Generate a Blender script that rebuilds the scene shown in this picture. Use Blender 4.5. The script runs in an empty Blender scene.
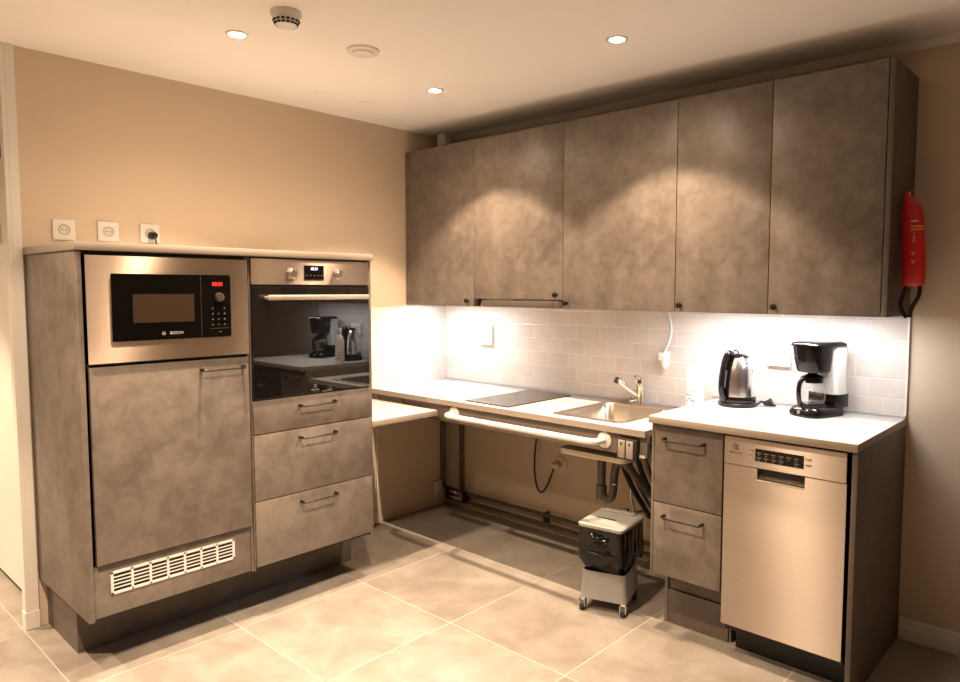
import bpy, bmesh, math, random
from mathutils import Vector, Matrix
random.seed(7)
C = bpy.context.scene.collection
PI = math.pi

# ------------------------------------------------------------------ materials
def new_mat(name):
    m = bpy.data.materials.new(name); m.use_nodes = True
    nt = m.node_tree
    return m, nt, nt.nodes['Principled BSDF']

def flat(name, col, rough=.5, metal=0, ior=None, trans=0, coat=0, emit=None, estr=0, bump=0, bscale=200, spec=None):
    m, nt, b = new_mat(name)
    b.inputs['Base Color'].default_value = (*col, 1)
    b.inputs['Roughness'].default_value = rough
    b.inputs['Metallic'].default_value = metal
    if ior: b.inputs['IOR'].default_value = ior
    b.inputs['Transmission Weight'].default_value = trans
    b.inputs['Coat Weight'].default_value = coat
    if spec is not None: b.inputs['Specular IOR Level'].default_value = spec
    if emit:
        b.inputs['Emission Color'].default_value = (*emit, 1)
        b.inputs['Emission Strength'].default_value = estr
    if bump:
        tc = nt.nodes.new('ShaderNodeTexCoord'); n = nt.nodes.new('ShaderNodeTexNoise')
        n.inputs['Scale'].default_value = bscale; n.inputs['Detail'].default_value = 3
        bp = nt.nodes.new('ShaderNodeBump'); bp.inputs['Strength'].default_value = bump; bp.inputs['Distance'].default_value = .002
        nt.links.new(tc.outputs['Object'], n.inputs['Vector'])
        nt.links.new(n.outputs['Fac'], bp.inputs['Height']); nt.links.new(bp.outputs['Normal'], b.inputs['Normal'])
    return m

def ramp(nt, stops):
    r = nt.nodes.new('ShaderNodeValToRGB'); cr = r.color_ramp
    cr.elements[0].position, cr.elements[0].color = stops[0][0], (*stops[0][1], 1)
    cr.elements[1].position, cr.elements[1].color = stops[-1][0], (*stops[-1][1], 1)
    for p, c in stops[1:-1]:
        e = cr.elements.new(p); e.color = (*c, 1)
    return r

def laminate(name, dark, mid, light, rough=.42):
    m, nt, b = new_mat(name); L = nt.links.new
    tc = nt.nodes.new('ShaderNodeTexCoord')
    n1 = nt.nodes.new('ShaderNodeTexNoise'); n1.inputs['Scale'].default_value = 5; n1.inputs['Detail'].default_value = 5; n1.inputs['Roughness'].default_value = .55
    n2 = nt.nodes.new('ShaderNodeTexNoise'); n2.inputs['Scale'].default_value = 17; n2.inputs['Detail'].default_value = 4; n2.inputs['Distortion'].default_value = .6
    L(tc.outputs['Object'], n1.inputs['Vector']); L(tc.outputs['Object'], n2.inputs['Vector'])
    mx = nt.nodes.new('ShaderNodeMath'); mx.operation = 'MULTIPLY_ADD'; mx.inputs[1].default_value = .45
    sc = nt.nodes.new('ShaderNodeMath'); sc.operation = 'MULTIPLY'; sc.inputs[1].default_value = .55
    L(n1.outputs['Fac'], sc.inputs[0]); L(n2.outputs['Fac'], mx.inputs[0]); L(sc.outputs[0], mx.inputs[2])
    r = ramp(nt, [(.38, dark), (.5, mid), (.64, light)])
    L(mx.outputs[0], r.inputs['Fac']); L(r.outputs['Color'], b.inputs['Base Color'])
    b.inputs['Roughness'].default_value = rough
    bp = nt.nodes.new('ShaderNodeBump'); bp.inputs['Strength'].default_value = .08; bp.inputs['Distance'].default_value = .002
    L(n2.outputs['Fac'], bp.inputs['Height']); L(bp.outputs['Normal'], b.inputs['Normal'])
    return m

def math_node(nt, op, a, b=None, c=None):
    n = nt.nodes.new('ShaderNodeMath'); n.operation = op
    for i, v in enumerate((a, b, c)):
        if v is None: continue
        if isinstance(v, (int, float)): n.inputs[i].default_value = v
        else: nt.links.new(v, n.inputs[i])
    return n.outputs[0]

def tiled(name, ax_u, ax_v, w, h, u0, v0, shift, joint, cols, jcol, rough, var=.06, nscale=6, bump=.5, jrough=.8):
    """grid of tiles in world metres; every row is shifted on by `shift` of a tile"""
    m, nt, b = new_mat(name); L = nt.links.new
    tc = nt.nodes.new('ShaderNodeTexCoord'); sp = nt.nodes.new('ShaderNodeSeparateXYZ'); L(tc.outputs['Object'], sp.inputs[0])
    U = math_node(nt, 'DIVIDE', math_node(nt, 'SUBTRACT', sp.outputs[ax_u], u0), w)
    V = math_node(nt, 'DIVIDE', math_node(nt, 'SUBTRACT', sp.outputs[ax_v], v0), h)
    row = math_node(nt, 'FLOOR', V)
    U = math_node(nt, 'MULTIPLY_ADD', row, shift, U)
    col = math_node(nt, 'FLOOR', U)
    fu = math_node(nt, 'FRACT', U); fv = math_node(nt, 'FRACT', V)
    du = math_node(nt, 'MULTIPLY', math_node(nt, 'MINIMUM', fu, math_node(nt, 'SUBTRACT', 1, fu)), w)
    dv = math_node(nt, 'MULTIPLY', math_node(nt, 'MINIMUM', fv, math_node(nt, 'SUBTRACT', 1, fv)), h)
    d = math_node(nt, 'MINIMUM', du, dv)
    mask = nt.nodes.new('ShaderNodeMapRange'); mask.inputs['From Min'].default_value = joint * .4; mask.inputs['From Max'].default_value = joint * .7
    L(d, mask.inputs['Value'])
    cv = nt.nodes.new('ShaderNodeCombineXYZ'); L(col, cv.inputs[0]); L(row, cv.inputs[1])
    wn = nt.nodes.new('ShaderNodeTexWhiteNoise'); wn.noise_dimensions = '3D'; L(cv.outputs[0], wn.inputs['Vector'])
    off = nt.nodes.new('ShaderNodeVectorMath'); off.operation = 'MULTIPLY_ADD'
    L(wn.outputs['Color'], off.inputs[0]); off.inputs[1].default_value = (9, 9, 9); L(tc.outputs['Object'], off.inputs[2])
    n = nt.nodes.new('ShaderNodeTexNoise'); n.inputs['Scale'].default_value = nscale; n.inputs['Detail'].default_value = 7; n.inputs['Roughness'].default_value = .62; n.inputs['Distortion'].default_value = .4
    L(off.outputs[0], n.inputs['Vector'])
    f = math_node(nt, 'ADD', n.outputs['Fac'], math_node(nt, 'MULTIPLY', math_node(nt, 'SUBTRACT', wn.outputs['Value'], .5), var))
    r = ramp(nt, [(.36, cols[0]), (.5, cols[1]), (.64, cols[2])]); L(f, r.inputs['Fac'])
    mix = nt.nodes.new('ShaderNodeMix'); mix.data_type = 'RGBA'
    L(mask.outputs[0], mix.inputs[0]); mix.inputs[6].default_value = (*jcol, 1); L(r.outputs['Color'], mix.inputs[7])
    L(mix.outputs[2], b.inputs['Base Color'])
    rr = nt.nodes.new('ShaderNodeMapRange'); L(mask.outputs[0], rr.inputs['Value']); rr.inputs['To Min'].default_value = jrough; rr.inputs['To Max'].default_value = rough
    L(rr.outputs[0], b.inputs['Roughness'])
    hm = nt.nodes.new('ShaderNodeMapRange'); hm.inputs['From Min'].default_value = joint * .3; hm.inputs['From Max'].default_value = joint * 1.4; L(d, hm.inputs['Value'])
    hh = math_node(nt, 'MULTIPLY_ADD', n.outputs['Fac'], .12, hm.outputs[0])
    bp = nt.nodes.new('ShaderNodeBump'); bp.inputs['Strength'].default_value = bump; bp.inputs['Distance'].default_value = .0015
    L(hh, bp.inputs['Height']); L(bp.outputs['Normal'], b.inputs['Normal'])
    return m

def brushed(name, col, rough=.3, aniso=.75, rot=0.0):
    m, nt, b = new_mat(name); L = nt.links.new
    b.inputs['Metallic'].default_value = 1
    b.inputs['Anisotropic'].default_value = aniso; b.inputs['Anisotropic Rotation'].default_value = rot
    tg = nt.nodes.new('ShaderNodeTangent'); tg.direction_type = 'UV_MAP'; tg.uv_map = 'UVMap'
    L(tg.outputs[0], b.inputs['Tangent'])
    tc = nt.nodes.new('ShaderNodeTexCoord'); mp = nt.nodes.new('ShaderNodeMapping'); mp.inputs['Scale'].default_value = (3, 3, 420)
    n = nt.nodes.new('ShaderNodeTexNoise'); n.inputs['Scale'].default_value = 1; n.inputs['Detail'].default_value = 2
    L(tc.outputs['Object'], mp.inputs['Vector']); L(mp.outputs[0], n.inputs['Vector'])
    r = ramp(nt, [(.3, tuple(c * .93 for c in col)), (.7, col)]); L(n.outputs['Fac'], r.inputs['Fac']); L(r.outputs['Color'], b.inputs['Base Color'])
    b.inputs['Roughness'].default_value = rough
    return m

M = {}
M['beige'] = flat('warm_beige_paint', (.68, .545, .40), .75, bump=.06, bscale=260)
M['ceil'] = flat('white_ceiling_paint', (.90, .87, .83), .85, bump=.04, bscale=300)
M['white_paint'] = flat('white_gloss_paint', (.80, .77, .71), .3)
M['bounce_cut'] = flat('bounce_cut_brown_paint', (.30, .23, .17), .7)  # unseen walls kept dark to cut light bouncing back into the kitchen
M['trim'] = flat('white_trim_paint', (.82, .78, .71), .4)
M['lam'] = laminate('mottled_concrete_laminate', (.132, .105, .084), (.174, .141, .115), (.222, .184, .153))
M['carcass'] = flat('dark_cabinet_board', (.16, .135, .11), .5, bump=.03)
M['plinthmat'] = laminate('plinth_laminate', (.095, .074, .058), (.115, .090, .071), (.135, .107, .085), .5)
M['gap'] = flat('shadow_gap_board', (.03, .026, .022), .6)
def worktop_mat():
    m, nt, b = new_mat('pale_worktop_laminate'); L = nt.links.new
    tc = nt.nodes.new('ShaderNodeTexCoord'); n = nt.nodes.new('ShaderNodeTexNoise'); n.inputs['Scale'].default_value = 300; n.inputs['Detail'].default_value = 2
    L(tc.outputs['Object'], n.inputs['Vector'])
    r = ramp(nt, [(.35, (.47, .445, .42)), (.65, (.54, .515, .49))]); L(n.outputs['Fac'], r.inputs['Fac']); L(r.outputs['Color'], b.inputs['Base Color'])
    b.inputs['Roughness'].default_value = .38
    return m
M['top'] = worktop_mat()
M['edge'] = flat('worktop_edge_band', (.34, .28, .225), .5)
M['floor'] = tiled('stone_floor_tiles', 0, 1, .6115, .6105, .033, -.535, 0, .004, ((.225, .190, .156), (.275, .237, .20), (.325, .287, .248)), (.42, .375, .325), .36, .10, 4.5, .35)
M['tileb'] = tiled('glazed_wall_tiles_back', 0, 2, .1545, .0778, 1.011, 1.286 - .0778 * 4, .333, .0034, ((.69, .61, .55), (.715, .64, .58), (.74, .67, .61)), (.80, .74, .685), .2, .35, 9, .6)
M['tilel'] = tiled('glazed_wall_tiles_left', 1, 2, .1545, .0778, .05, 1.286 - .0778 * 4, .333, .0034, ((.69, .61, .55), (.715, .64, .58), (.74, .67, .61)), (.80, .74, .685), .2, .35, 9, .6)
M['steel'] = brushed('brushed_steel', (.44, .345, .27), .34, 1, .25)
M['steel_dw'] = brushed('brushed_steel_door', (.44, .37, .31), .36, 1, .25)
M['steel_kettle'] = flat('polished_kettle_steel', (.88, .86, .85), .22, 1)
M['bar'] = flat('bright_handle_metal', (.80, .74, .66), .35, .6)
M['chrome'] = flat('chrome', (.82, .80, .77), .08, 1)
M['steel_plain'] = flat('satin_steel', (.62, .57, .51), .28, 1)
M['sink'] = flat('sink_steel', (.60, .53, .45), .3, 1)
M['black'] = flat('black_metal', (.012, .011, .010), .35, .3)
M['blackp'] = flat('black_plastic', (.007, .006, .006), .12, spec=.4)
M['rubber'] = flat('black_rubber', (.02, .019, .018), .6)
M['oveng'] = flat('black_oven_glass', (.006, .006, .006), .015, ior=1.85)
M['microg'] = flat('black_microwave_glass', (.004, .0035, .003), .06, ior=1.5)
M['window'] = flat('microwave_window_mesh', (.05, .030, .017), .3)
M['hob'] = flat('ceramic_hob_glass', (.012, .012, .013), .08, ior=1.7)
M['hobline'] = flat('hob_print', (.30, .30, .31), .3)
M['whitep'] = flat('white_plastic', (.80, .77, .72), .3)
M['whitem'] = flat('white_painted_metal', (.82, .78, .71), .28, coat=.3)
M['ivory'] = flat('ivory_plastic', (.72, .64, .50), .4)
M['shade'] = flat('socket_recess_shade', (.36, .32, .26), .4)  # grey paints the shade inside the round socket recess
M['red'] = flat('red_vinyl', (.62, .006, .012), .35)
M['yellow'] = flat('yellow_print', (.75, .42, .05), .5)
M['pinkw'] = flat('pale_print', (.75, .45, .42), .5)
M['strap'] = flat('black_webbing', (.012, .010, .010), .7)
M['pipe'] = flat('grey_drain_plastic', (.13, .115, .10), .4)
M['dpipe'] = flat('dark_painted_pipe', (.10, .073, .052), .45)
M['bag'] = flat('black_bin_liner', (.006, .0055, .005), .14, spec=.35)
M['bucket'] = flat('dark_bucket_plastic', (.007, .0065, .006), .5, spec=.25)
M['greyp'] = flat('grey_trolley_plastic', (.30, .29, .28), .4)
M['lidp'] = flat('grey_lid_plastic', (.36, .345, .32), .42)
M['glass'] = flat('clear_glass', (.95, .95, .95), .0, ior=1.45, trans=1)
M['coffee'] = flat('smoked_base', (.10, .06, .035), .2)
M['bottle'] = flat('white_bottle_plastic', (.84, .84, .84), .35)
M['blue'] = flat('blue_print', (.03, .07, .28), .5)
M['green'] = flat('green_print', (.45, .50, .12), .5)
M['print'] = flat('dark_print', (.05, .045, .04), .5)
M['lprint'] = flat('light_print', (.62, .58, .52), .5)
M['dimprint'] = flat('dim_print', (.22, .19, .15), .5)
M['redled'] = flat('red_digits', (.2, 0, 0), .5, emit=(1, .02, .01), estr=4)
M['blueled'] = flat('white_digits', (.2, .2, .2), .5, emit=(.65, .8, 1), estr=2.5)
M['lamp'] = flat('lamp_lens', (1, 1, 1), .5, emit=(1, .80, .52), estr=40)
M['led'] = flat('led_strip_lens', (1, 1, 1), .5, emit=(1, .97, .92), estr=12)
M['dark'] = flat('dark_slot', (.01, .009, .008), .7)
M['orange'] = flat('orange_cable', (.5, .05, .015), .5)
M['lift'] = flat('grey_lift_metal', (.34, .29, .235), .45, .1)
M['liftd'] = flat('dark_lift_metal', (.15, .12, .095), .5, .1)
M['hoodm'] = flat('hood_front_steel', (.10, .078, .062), .5)
M['column'] = flat('pale_column_metal', (.45, .36, .28), .45)
M['rail'] = flat('apron_board', (.17, .135, .105), .5)

# ------------------------------------------------------------------ builders
class G:
    def __init__(s): s.bm = bmesh.new(); s.slots = []; s.cur = 0
    def m(s, mat):
        if mat not in s.slots: s.slots.append(mat)
        s.cur = s.slots.index(mat); return s
    def _tag(s, before):
        for f in s.bm.faces:
            if f not in before: f.material_index = s.cur
    def box(s, x0, x1, y0, y1, z0, z1, bev=0, seg=2, rot=None):
        pre = set(s.bm.faces)
        r = bmesh.ops.create_cube(s.bm, size=1)
        mt = Matrix.Translation(((x0 + x1) / 2, (y0 + y1) / 2, (z0 + z1) / 2)) @ Matrix.Diagonal((x1 - x0, y1 - y0, z1 - z0, 1))
        bmesh.ops.transform(s.bm, matrix=mt, verts=r['verts'])
        if bev:
            ed = list({e for v in r['verts'] for e in v.link_edges})
            bmesh.ops.bevel(s.bm, geom=ed, offset=bev, segments=seg, affect='EDGES', profile=.5)
        if rot:
            vs = {v for f in s.bm.faces if f not in pre for v in f.verts}
            bmesh.ops.transform(s.bm, matrix=rot, verts=list(vs))
        s._tag(pre); return s
    def rings(s, rings, cap=True, close=False):
        pre = set(s.bm.faces)
        R = [[s.bm.verts.new(p) for p in r] for r in rings]; n = len(R[0])
        pairs = list(zip(R, R[1:])) + ([(R[-1], R[0])] if close else [])
        for a, b in pairs:
            for i in range(n):
                j = (i + 1) % n; s.bm.faces.new((a[i], a[j], b[j], b[i]))
        if cap and not close:
            s.bm.faces.new(R[0][::-1]); s.bm.faces.new(R[-1])
        s._tag(pre); return s
    def tube(s, pts, r, seg=12, smooth=0, flat_=1.0):
        P = [Vector(p) for p in pts]
        for _ in range(smooth):
            Q = [P[0]]
            for a, b in zip(P, P[1:]): Q += [a.lerp(b, .25), a.lerp(b, .75)]
            P = Q + [P[-1]]
        rs = r if isinstance(r, (list, tuple)) else None
        t0 = (P[1] - P[0]).normalized()
        n = t0.orthogonal().normalized(); out = []
        for i, p in enumerate(P):
            t = ((P[min(i + 1, len(P) - 1)] - P[i]).normalized() + (P[i] - P[max(i - 1, 0)]).normalized())
            t = t.normalized() if t.length > 1e-6 else t0
            n = (n - t * n.dot(t)).normalized(); b = t.cross(n)
            rr = rs[min(int(i * len(rs) / len(P)), len(rs) - 1)] if rs else r
            out.append([p + (n * math.cos(2 * PI * k / seg) + b * math.sin(2 * PI * k / seg) * flat_) * rr for k in range(seg)])
        return s.rings(out)
    def cyl(s, p0, p1, r, r2=None, seg=24):
        p0, p1 = Vector(p0), Vector(p1); t = (p1 - p0).normalized(); n = t.orthogonal().normalized(); b = t.cross(n)
        r2 = r if r2 is None else r2
        return s.rings([[p + (n * math.cos(2 * PI * k / seg) + b * math.sin(2 * PI * k / seg)) * q for k in range(seg)] for p, q in ((p0, r), (p1, r2))])
    def lathe(s, c, prof, seg=40, axis='z', sx=1, sy=1, cap=True):
        c = Vector(c); out = []
        for r, h in prof:
            ring = []
            for k in range(seg):
                a = 2 * PI * k / seg; u, v = r * math.cos(a) * sx, r * math.sin(a) * sy
                ring.append(c + (Vector((u, v, h)) if axis == 'z' else Vector((u, -h, v)) if axis == '-y' else Vector((h, u, v))))
            out.append(ring)
        return s.rings(out, cap)
    def prism(s, pts, z0, z1):
        return s.rings([[(x, y, z0) for x, y in pts], [(x, y, z1) for x, y in pts]])
    def rot(s, mat):
        bmesh.ops.transform(s.bm, matrix=mat, verts=s.bm.verts[:]); return s

def rrect(x0, x1, y0, y1, r, n=5):
    out = []
    for cx, cy, a in ((x1 - r, y1 - r, 0), (x0 + r, y1 - r, 90), (x0 + r, y0 + r, 180), (x1 - r, y0 + r, 270)):
        for k in range(n + 1):
            t = math.radians(a + 90 * k / n); out.append((cx + r * math.cos(t), cy + r * math.sin(t)))
    return out

def mk(name, g, mat=None, parent=None, smooth=True, world=True):
    bmesh.ops.recalc_face_normals(g.bm, faces=g.bm.faces[:])
    off = Vector((0, 0, 0)); q = parent
    while q is not None: off += q.location; q = q.parent
    if world and off.length > 0:
        bmesh.ops.translate(g.bm, vec=-off, verts=g.bm.verts[:])
    me = bpy.data.meshes.new(name); g.bm.to_mesh(me); g.bm.free()
    mats = g.slots or [mat]
    for m_ in mats: me.materials.append(M[m_])
    if smooth and me.polygons:
        me.polygons.foreach_set('use_smooth', [True] * len(me.polygons)); me.set_sharp_from_angle(angle=.7)
    if any(k.startswith('steel') for k in mats):
        uv = me.uv_layers.new(name='UVMap')
        for l in me.loops:
            v = me.vertices[l.vertex_index].co; uv.data[l.index].uv = (v.x + v.y, v.z + .001 * v.x)
    o = bpy.data.objects.new(name, me); C.objects.link(o)
    if parent is not None: o.parent = parent
    return o

def thing(name, label, cat, loc, group=None):
    o = bpy.data.objects.new(name, None); o.empty_display_size = .05; C.objects.link(o); o.location = loc
    o['label'] = label; o['category'] = cat
    if group: o['group'] = group
    return o
def solo(o, label, cat, group=None):
    o['label'] = label; o['category'] = cat
    if group: o['group'] = group
    return o
def struct(name, g, mat=None, smooth=False):
    o = mk(name, g, mat, None, smooth); o['kind'] = 'structure'; return o
def dup(root, loc, label):
    def cp(o, p):
        c = o.copy(); C.objects.link(c)
        if p is not None: c.parent = p
        for ch in o.children: cp(ch, c)
        return c
    c = cp(root, None); c.location = loc; c['label'] = label
    return c

def text(name, s, size, loc, facing, mat, parent, ext=.0004, align='CENTER', xs=1):
    cu = bpy.data.curves.new('t', 'FONT'); cu.body = s; cu.size = size; cu.extrude = ext; cu.align_x = align; cu.align_y = 'CENTER'
    t = bpy.data.objects.new('t', cu); C.objects.link(t)
    bpy.context.view_layer.update()
    me = bpy.data.meshes.new_from_object(t.evaluated_get(bpy.context.evaluated_depsgraph_get()))
    bpy.data.objects.remove(t)
    me.name = name
    R = Matrix.Rotation(PI / 2, 4, 'X')
    if facing == 'x': R = Matrix.Rotation(PI / 2, 4, 'Z') @ R
    me.transform(Matrix.Translation(loc) @ R @ Matrix.Diagonal((xs, 1, 1, 1)))
    off = Vector((0, 0, 0)); q = parent
    while q is not None: off += q.location; q = q.parent
    me.transform(Matrix.Translation(-off))
    me.materials.clear(); me.materials.append(M[mat])
    o = bpy.data.objects.new(name, me); C.objects.link(o); o.parent = parent
    return o

# ------------------------------------------------------------------ room shell
H = 2.366
struct('floor', G().box(-2.4, 5.4, -5.6, .1, -.1, 0), 'floor')
struct('ceiling', G().box(-2.4, 5.4, -5.6, .1, H, H + .1), 'ceil')
g = G().m('beige').box(0, 5.4, 0, .1, 0, H)
g.m('tileb').box(.0, 2.692, -.008, 0, .80, 1.30)
struct('wall_back', g)
g = G().m('beige').box(-.10, 0, -2.262, .1, 0, H).box(-.030, 0, -2.345, -2.262, 0, H)
g.m('tilel').box(0, .008, -.625, -.008, .80, 1.30)
struct('wall_left', g)
struct('wall_right', G().box(5.4, 5.5, -5.6, .1, 0, H), 'bounce_cut')
struct('wall_front', G().box(-2.4, 5.4, -5.7, -5.6, 0, H), 'bounce_cut')
struct('wall_far_left', G().box(-2.5, -2.4, -5.6, .1, 0, H), 'beige')
struct('wall_hall', G().m('beige').box(-2.4, -.10, -2.262, -2.20, 0, H).box(-.10, -.03, -2.2625, -2.262, 0, H), 'beige')
g = G().m('white_paint').box(-2.3, -.032, -2.275, -2.2626, .02, 1.985, .002).m('gap').box(-2.3, -.032, -2.270, -2.2626, 0, .02).box(-2.3, -.032, -2.271, -2.2626, 1.985, 2.04)
struct('trim_6', g)
# white jamb around the end of the left wall
g = G().box(-.034, .012, -2.360, -2.345, 0, H).box(0, .012, -2.345, -2.312, 0, H, .002)
struct('trim_1', g, 'trim')
struct('baseboard_jamb', G().box(-.037, .014, -2.363, -2.310, 0, .075, .002), 'trim')
g = G().box(2.702, 5.4, -.016, 0, 0, .085, .003).box(2.702, 5.4, -.020, 0, 0, .055, .003)
struct('baseboard_back', g, 'trim')
g = G().box(.0, .014, -1.05, -.575, 0, .07, .003)
struct('baseboard_left', g, 'trim')
struct('lit_wall_strip', G().box(0, .008, -.574, -.564, .07, .796, .002), 'trim')  # pale strip stands in for a lit sliver of the left wall
struct('trim_3', G().box(2.692, 2.699, -.011, 0, .80, 1.302), 'trim')
# slim cove along the back wall and ceiling
g = G().prism([(0, 0), (-.030, 0), (-.030, .004), (-.004, .030), (0, .030)], 0, 5.4)
g.rot(Matrix(((0, 0, 1, 0), (1, 0, 0, 0), (0, -1, 0, H), (0, 0, 0, 1))))
struct('trim_4', g, 'ceil')
struct('trim_5', G().box(.052, .118, -.115, -.045, 2.225, H), 'trim')

# ------------------------------------------------------------------ handles / knobs
def bar_handle(g, face, a0, a1, z, out=.030):
    """slim bar with two round feet; face 'x' = front looks to +x at coord f, runs along y"""
    f, ax = face
    def P(a, d, zz): return (f + d, a, zz) if ax == 'x' else (a, f - d, zz)
    g.tube([P(a0 + .006, 0, z + .004), P(a0 + .006, out * .75, z + .004), P(a0 + .010, out, z), P(a1 - .010, out, z), P(a1 - .006, out * .75, z + .004), P(a1 - .006, 0, z + .004)], .0036, 8)
    for a in (a0 + .006, a1 - .006):
        g.cyl(P(a, 0, z + .004), P(a, out * .8, z + .004), .0062, seg=12)
    return g

# ------------------------------------------------------------------ tall left units
XF = .617; YA = -2.307; YB = -1.056; YM = -1.672
t = thing('fridge_cabinet', 'mottled grey tall cabinet with integrated fridge door below the microwave', 'cabinet', (.3, -1.98, .2))
g = G().m('lam').box(.002, XF - .002, YA, YA + .019, .206, 1.543, .001)
mk('side_panel', g, None, t)
g = G().m('gap').box(.003, .025, YA + .019, YM - .004, .215, 1.540).box(.025, .590, YM - .012, YM - .004, .215, 1.540)
g.box(.025, .594, YA + .019, YM - .012, .206, .225).box(.025, .594, YA + .019, YM - .012, 1.125, 1.139).box(.025, .595, YA + .019, YM - .012, 1.528, 1.541)
g.m('lam').box(.590, .603, YM - .012, YM - .001, .206, 1.541)
mk('carcass', g, None, t)
mk('kick_panel', G().box(.585, .600, YA + .021, YM - .013, .210, .402, .001), 'lam', t)
dr = mk('fridge_door', G().box(XF - .020, XF, -2.275, YM - .012, .409, 1.128, .0015), 'lam', t)
mk('handle', bar_handle(G(), (XF, 'x'), -1.888, -1.706, 1.086), 'black', dr)
g = G()   # white vent grille: frame, seven columns of slats
y0, y1, z0, z1 = -2.230, -1.757, .285, .372
X = .600
g.m('whitep')
for a in ((y0, y1, z0, z0 + .010), (y0, y1, z1 - .010, z1), (y0, y0 + .010, z0, z1), (y1 - .010, y1, z0, z1)): g.box(X, X + .006, a[0], a[1], a[2], a[3], .001)
for k in range(1, 7):
    yy = y0 + .01 + (y1 - y0 - .02) * k / 7; g.box(X, X + .006, yy - .004, yy + .004, z0, z1)
for k in range(1, 5):
    zz = z0 + .01 + (z1 - z0 - .02) * k / 5; g.box(X, X + .005, y0, y1, zz - .0018, zz + .0018)
g.m('dark').box(X, X + .001, y0 + .01, y1 - .01, z0 + .01, z1 - .01)
gr = mk('vent_grille', g, None, t); gr['label'] = 'white slotted vent grille'

t = thing('oven_cabinet', 'mottled grey tall cabinet with three drawers below the oven', 'cabinet', (.3, -1.36, .2))
mk('side_panel', G().box(.002, XF - .002, YB - .016, YB, .206, 1.543, .001), 'lam', t)
g = G().m('gap').box(.003, .025, YM + .004, YB - .016, .215, 1.540).box(.025, .594, YM + .004, YB - .016, .206, .220).box(.025, .594, YM + .004, YB - .016, 1.528, 1.541)
g.box(.025, .594, YM + .004, YB - .016, .925, .938)
g.m('lam').box(.025, .610, YM, YM + .004, .206, 1.541)
mk('carcass', g, None, t)
for za, zb, zh in ((.794, .936, .892), (.507, .790, .749), (.222, .503, .459)):
    d = mk('drawer', G().box(XF - .020, XF, YM + .006, YB - .007, za, zb, .0015), 'lam', t)
    mk('handle', bar_handle(G(), (XF, 'x'), -1.458, -1.268, zh), 'black', d)

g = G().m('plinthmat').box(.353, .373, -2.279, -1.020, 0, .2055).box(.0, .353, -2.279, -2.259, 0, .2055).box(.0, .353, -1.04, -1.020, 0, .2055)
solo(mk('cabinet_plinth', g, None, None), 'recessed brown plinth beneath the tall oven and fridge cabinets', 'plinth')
g = G().m('edge').box(0, .625, -2.312, -1.049, 1.5432, 1.5722, .001).m('top').box(.0005, .6245, -2.3115, -1.0495, 1.5722, 1.5735)
solo(mk('cabinet_worktop', g, None, None), 'pale worktop on top of the tall oven and microwave cabinets', 'worktop')

# microwave
t = thing('microwave', 'built-in microwave in a wide brushed steel frame above the fridge door', 'microwave', (.3, -1.98, 1.14))
y0, y1, z0, z1 = -2.279, -1.683, 1.141, 1.5265
a0, a1, b0, b1 = -2.199, -1.757, 1.217, 1.463
g = G()
o = [(XF - .004, *p) for p in ((y0, z0), (y1, z0), (y1, z1), (y0, z1))]
for sl in ((y0, a0, z0, z1), (a1, y1, z0, z1), (a0, a1, z0, b0), (a0, a1, b1, z1)):
    g.box(XF - .004, XF + .006, sl[0], sl[1], sl[2], sl[3])
fr = mk('trim_frame', g, 'steel', t, smooth=False)
mk('housing', G().box(.10, XF - .005, y0 + .03, y1 - .03, z0 + .02, z1 - .02), 'gap', t)
g = G(); pts = rrect(a0 + .001, a1 - .001, b0 + .001, b1 - .001, .010, 4)
g.rings([[(XF - .003, a, b) for a, b in pts], [(XF + .009, a, b) for a, b in pts]])
dr = mk('door', g, 'microg', t)
mk('window', G().box(XF + .009, XF + .0094, -2.128, -1.905, 1.283, 1.388), 'window', dr)
mk('door_seam', G().box(XF + .009, XF + .0095, -1.879, -1.877, b0 + .004, b1 - .004), 'gap', dr)
text('logo', 'BOSCH', .0155, (XF + .0092, -1.975, 1.2405), 'x', 'lprint', dr)
g = G()
ring = [(.0065 * math.cos(k * PI / 12), .0065 * math.sin(k * PI / 12)) for k in range(24)]
pr_ = [[(XF + .0092 + h, -2.022 + q * y, 1.2405 + q * z) for y, z in ring] for q, h in ((1, 0), (1, .0006), (.82, .0006), (.82, 0))]
g.rings(pr_, cap=False, close=True)
g.box(XF + .0092, XF + .0098, -2.0255, -2.0245, 1.236, 1.245).box(XF + .0092, XF + .0098, -2.0195, -2.0185, 1.236, 1.245).box(XF + .0092, XF + .0098, -2.0245, -2.0195, 1.240, 1.241)
mk('logo_mark', g, 'lprint', dr)
text('clock_digits', '10:31', .021, (XF + .0094, -1.812, 1.4265), 'x', 'redled', t)
g = G().m('steel_plain').lathe((XF + .009, -1.806, 1.3755), [(.0185, 0), (.0185, .004), (.0165, .014), (.0155, .016)], 32, 'x')
mk('dial', g, None, t)
g = G()
for r_ in range(4):
    for c_ in range(3):
        if r_ == 0 and c_ == 1: continue
        yy = -1.833 + c_ * .024; zz = 1.331 - r_ * .0215
        g.box(XF + .009, XF + .0095, yy - .0028, yy + .0028, zz - .0022, zz + .0022)
g.box(XF + .009, XF + .0093, -1.842, -1.770, 1.2515, 1.2523).box(XF + .009, XF + .0095, -1.808, -1.800, 1.236, 1.2385)
mk('keypad', g, 'dimprint', t)

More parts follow.
